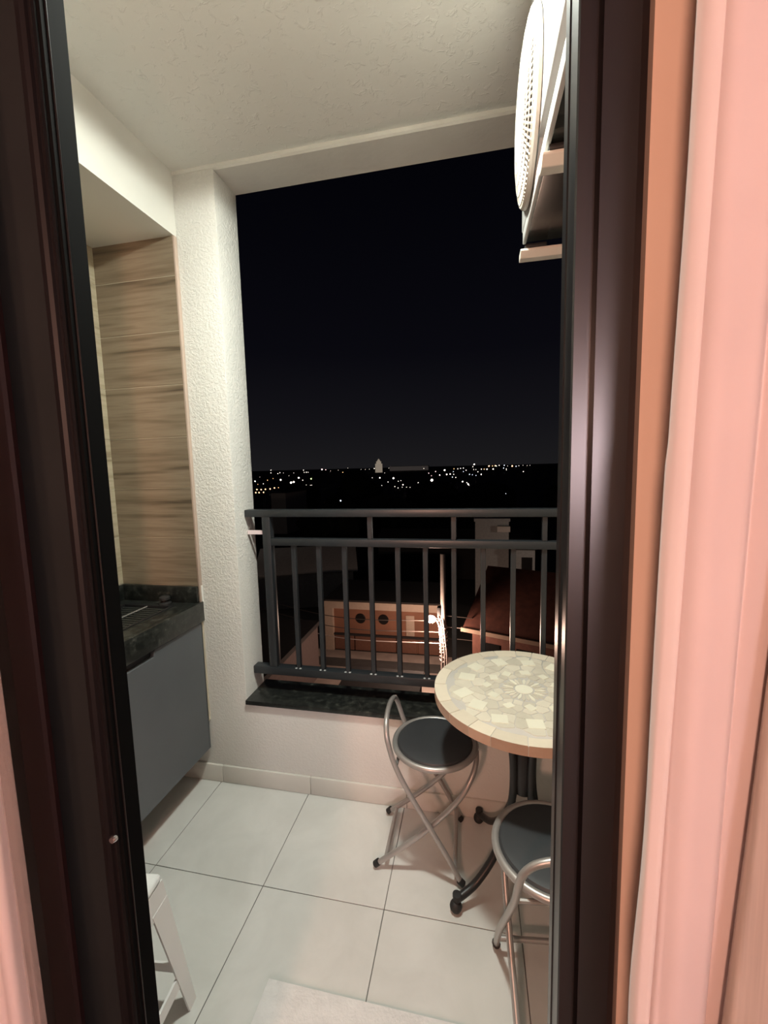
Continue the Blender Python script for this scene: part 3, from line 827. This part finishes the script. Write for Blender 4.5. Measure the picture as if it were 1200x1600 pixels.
t = simple_house('far_house', 'long dark house under the far trees at the centre', -10, 6, 44, 52, 3.5, M['roofdark'], M['roofdark'], 1.2)

# trees: dark crowns between the houses and the town
def tree(loc, h, rx, label):
    t = thing('tree', loc, label, 'tree', 'dark trees before the town')
    tube('trunk', [(0, 0, 0), (.1, 0, h * .3), (0, .1, h * .6)], h * .035, M['bark'], t, 8)
    bm = bmesh.new()
    rnd = random.Random(int(loc[0] * 31 + loc[1]))
    for k in range(11):
        a = rnd.uniform(0, 2 * PI); d = rnd.uniform(0, .75) * rx
        z = h * rnd.uniform(.42, .86) - d * .15; s = rx * rnd.uniform(.35, .55)
        bmesh.ops.create_icosphere(bm, subdivisions=2, radius=s, matrix=Matrix.Translation((math.cos(a) * d, math.sin(a) * d * .7, z)))
    for v in bm.verts: v.co += Vector((rnd.uniform(-1, 1), rnd.uniform(-1, 1), rnd.uniform(-1, 1))) * rx * .06
    finish(bm, 'crown', M['leaf'], t)
TREES = [((-25, 86, GZ), 9.6, 6.5, 'broad dark tree left of the floodlit tower'), ((-44, 100, GZ), 7.0, 6, 'dark tree at the left end of the tree line'),
         ((-15, 74, GZ), 6.0, 6, 'low dark tree below the floodlit tower'), ((-7, 92, GZ), 7.8, 6.5, 'dark tree right of the floodlit tower'),
         ((3.5, 95, GZ), 7.4, 6.5, 'wide low dark tree near the centre right'), ((16, 72, GZ), 8.0, 5.5, 'dark tree in front of the right-hand lights'),
         ((22.5, 86, GZ), 9.6, 6, 'tall dark tree next to the door jamb'), ((30, 74, GZ), 9.8, 6, 'tallest dark tree at the right end'),
         ((-23, 66, GZ), 5.0, 6, 'round dark tree behind the top rail at left')]
for a in TREES: tree(*a)

tw = thing('far_tower', (-198.6, 900, GZ), 'slender floodlit tower on the night skyline', 'tower')
box('shaft', -6.5, 6.5, -6.5, 6.5, 0, 19, M['towerlit'], tw)
box('belfry', -4.5, 4.5, -4.5, 4.5, 19, 24, M['towerlit'], tw)
lathe('spire', [(0, 24), (4, 24), (2.4, 27), (0, 30)], M['towerlit'], tw, 12)
hl = thing('far_hall', (-140, 1000, GZ), 'long dim pale hall right of the floodlit tower', 'building')
box('wall', -52, 40, -10, 10, 0, 13, M['hallcol'], hl)
box('glow_band', -52, 40, -10.2, -10, 2, 12, M['hallglow'], hl)  # one faintly glowing sheet across the hall front

CC = {'w': ('white', (1, .88, .74)), 'o': ('orange', (1, .52, .22)), 'p': ('pinkish', (1, .66, .62)), 'b': ('bluish', (.78, .86, 1)), 'y': ('green-yellow', (.75, 1, .25))}
for k, (nm, c) in CC.items(): M['city_' + k] = emit('town_lamp_' + nm.replace('-', '_'), c, 7.0, False); M['dim_' + k] = emit('dim_town_lamp_' + nm.replace('-', '_'), c, 3.0, False)
TOWN = [(-113.7,207.0,-4.5,0.192,'w'),(-754.8,1500.0,-0.4,0.93,'w'),(-362.4,719.6,-4.5,0.446,'w'),(-115.4,224.4,-4.5,0.139,'o'),(-107.4,224.7,-4.5,0.279,'w'),(-78.6,174.8,-4.5,0.271,'w'),(-81.2,183.6,-4.5,0.228,'w'),(-115.2,268.9,-4.5,0.333,'w'),(-87.9,210.4,-4.5,0.13,'w'),(-93.3,236.0,-4.5,0.22,'y'),(-621.9,1500.0,-3.4,0.93,'w'),(-281.4,690.7,-4.5,0.428,'w'),(-278.0,673.1,-4.5,0.313,'w'),(-274.7,682.3,-4.5,0.317,'w'),(-548.5,1500.0,-2.5,1.395,'p'),(-533.9,1500.0,-3.9,0.93,'p'),(-309.9,902.6,-4.5,0.28,'w'),(-360.9,1115.6,-4.5,0.346,'w'),(-173.2,555.3,-4.5,0.344,'o'),(-93.6,306.8,-4.5,0.285,'w'),(-127.3,431.1,-4.5,0.267,'w'),(-112.2,401.4,-4.5,0.249,'w'),(-91.7,336.5,-4.5,0.209,'w'),(-148.6,556.6,-4.5,0.345,'w'),(-68.5,247.5,-4.5,0.153,'w'),(-66.7,246.3,-4.5,0.153,'w'),(-60.6,234.1,-4.5,0.109,'w'),(-57.7,232.3,-4.5,0.108,'w'),(-54.8,230.5,-4.5,0.107,'w'),(-316.2,1192.6,-4.5,0.37,'w'),(-289.5,1136.9,-4.5,0.352,'w'),(-302.4,1238.3,-4.5,0.384,'w'),(-348.1,1500.0,-3.7,0.93,'w'),(-49.7,227.2,-4.5,0.211,'w'),(-39.6,213.8,-4.5,0.265,'w'),(-32.3,162.5,-4.5,0.101,'w'),(-30.9,138.5,-4.5,0.086,'w'),(-28.5,132.9,-4.5,0.062,'w'),(-28.2,116.4,-4.5,0.108,'w'),(-22.2,99.4,-4.5,0.092,'b'),(-22.6,124.1,-4.5,0.077,'w'),(-47.1,106.3,-4.5,0.066,'p'),(-35.4,82.2,-4.5,0.064,'w'),(-23.5,73.4,-4.5,0.068,'b'),(-30.1,102.7,-4.5,0.064,'b'),(-38.3,158.4,-4.5,0.098,'o'),(-34.6,147.3,-4.5,0.091,'o'),(-41.0,166.3,-4.5,0.077,'o'),(-32.4,142.2,-4.5,0.066,'o'),(-83.6,404.6,-4.5,0.125,'w'),(-294.1,1500.0,-3.5,0.465,'w'),(-278.8,1500.0,-2.8,0.465,'w'),(-88.0,167.2,-4.5,0.104,'w'),(-131.6,263.9,-4.5,0.123,'o'),(-174.2,325.4,-4.5,0.101,'w'),(-309.8,660.2,-4.5,0.205,'w'),(-165.4,363.8,-4.5,0.113,'w'),(-272.7,618.2,-4.5,0.192,'w'),(-276.0,569.6,-4.5,0.353,'w'),(-351.6,734.3,-4.5,0.455,'w'),(-447.7,1500.0,0.2,0.465,'w'),(-59.3,145.1,-4.5,0.09,'w'),(-56.5,142.0,-4.5,0.088,'w'),(-56.9,144.2,-4.5,0.067,'w'),(-64.4,118.1,-4.5,0.11,'o'),(-62.8,117.7,-4.5,0.109,'o'),(-62.1,119.1,-4.5,0.111,'o'),(-61.6,121.2,-4.5,0.113,'o'),(-63.1,127.2,-4.5,0.118,'o'),(-62.4,128.7,-4.5,0.08,'o'),(-56.1,102.2,-4.5,0.095,'o'),(-55.0,101.9,-4.5,0.095,'o'),(-54.3,103.0,-4.5,0.096,'o'),(-87.7,161.8,-4.5,0.075,'o'),(-176.9,1058.6,-4.5,0.82,'o'),(-191.1,1320.7,-4.5,0.819,'w'),(-234.5,1500.0,-2.4,0.465,'w'),(-165.4,1243.6,-4.5,0.386,'w'),(-142.7,1175.3,-4.5,0.547,'p'),(-105.7,947.3,-4.5,0.441,'w'),(-35.4,421.8,-4.5,0.262,'p'),(-33.8,336.8,-4.5,0.209,'p'),(-23.6,251.2,-4.5,0.117,'p'),(-33.0,525.1,-4.5,0.57,'w'),(-16.3,281.1,-4.5,0.261,'w'),(-14.4,287.6,-4.5,0.223,'w'),(-19.7,264.9,-4.5,0.205,'p'),(-28.5,691.9,-4.5,0.429,'o'),(-21.8,675.3,-4.5,0.419,'w'),(-19.3,744.0,-4.5,0.461,'w'),(-15.5,792.6,-4.5,0.491,'w'),(-6.3,477.1,-4.5,0.296,'w'),(-7.5,382.9,-4.5,0.178,'b'),(-16.9,395.9,-4.5,0.184,'b'),(-11.6,276.6,-4.5,0.172,'w'),(-9.6,213.1,-4.5,0.132,'b'),(-7.7,207.1,-4.5,0.128,'w'),(-16.2,174.1,-4.5,0.324,'w'),(-22.0,135.5,-4.5,0.105,'w'),(-18.9,150.5,-4.5,0.093,'w'),(-15.0,118.0,-4.5,0.055,'w'),(-15.9,114.6,-4.5,0.089,'w'),(-18.3,118.9,-4.5,0.055,'w'),(-17.0,117.1,-4.5,0.054,'w'),(-19.6,119.3,-4.5,0.055,'w'),(-20.2,115.7,-4.5,0.072,'w'),(7.5,1500.0,2.2,1.395,'w'),(2.3,1233.0,-4.5,0.764,'w'),(2.1,528.0,-4.5,0.246,'w'),(4.6,522.9,-4.5,0.243,'w'),(4.7,351.7,-4.5,0.218,'w'),(-1.5,267.1,-4.5,0.166,'b'),(0.2,254.6,-4.5,0.118,'b'),(2.1,236.7,-4.5,0.11,'b'),(5.4,260.7,-4.5,0.202,'w'),(11.4,539.3,-4.5,0.334,'w'),(14.6,532.2,-4.5,0.33,'o'),(17.7,525.4,-4.5,0.407,'w'),(24.9,524.9,-4.5,0.407,'w'),(55.0,1437.4,-4.5,1.337,'o'),(63.1,1373.4,-4.5,0.852,'o'),(78.2,1500.0,-4.3,1.162,'o'),(71.4,1308.5,-4.5,0.811,'w'),(91.0,1500.0,-3.2,0.93,'w'),(108.0,1500.0,-3.7,0.93,'b'),(43.4,615.4,-4.5,0.382,'b'),(40.0,522.4,-4.5,0.243,'w'),(32.8,427.8,-4.5,0.199,'w'),(91.6,1150.2,-4.5,0.357,'w'),(98.1,1098.8,-4.5,1.022,'o'),(93.0,951.6,-4.5,0.59,'b'),(119.8,1155.0,-4.5,0.537,'w'),(151.0,1339.5,-4.5,0.415,'w'),(136.9,1124.4,-4.5,0.349,'w'),(157.6,1234.5,-4.5,0.383,'w'),(36.5,321.4,-4.5,0.199,'w'),(5.6,126.0,-4.5,0.059,'b'),(-3.3,153.6,-4.5,0.143,'w'),(-1.2,132.9,-4.5,0.124,'w'),(-0.9,125.6,-4.5,0.078,'w'),(0.6,121.8,-4.5,0.094,'w'),(2.0,121.4,-4.5,0.15,'w'),(-1.7,143.5,-4.5,0.089,'w'),(6.6,87.0,-4.5,0.04,'b'),(-29.2,168.1,-4.5,0.078,'w'),(-29.4,175.8,-4.5,0.082,'w')]
for x, y, z, r, c in TOWN:
    bm = bmesh.new()
    hgt = max(2.0, z - GZ)
    bmesh.ops.create_icosphere(bm, subdivisions=1, radius=r * 1.7, matrix=Matrix.Translation((0, 0, hgt)))
    nb = len(bm.faces)
    add_tube(bm, [(0, 0, 0), (0, 0, hgt - r * .5)], max(.06, r * .12), 4)
    bm.faces.ensure_lookup_table()
    for i, f in enumerate(bm.faces): f.material_index = 0 if i < nb else 1
    o = finish(bm, 'town_lamp', [M[('city_' if r / (.00031 * y) > 2.2 else 'dim_') + c], M['bark']])
    o.location = (x, y, z - hgt)
    tag(o, 'tiny %s lamp of the distant night town' % CC[c][0], 'street lamp', '%s lamps of the distant town' % CC[c][0])
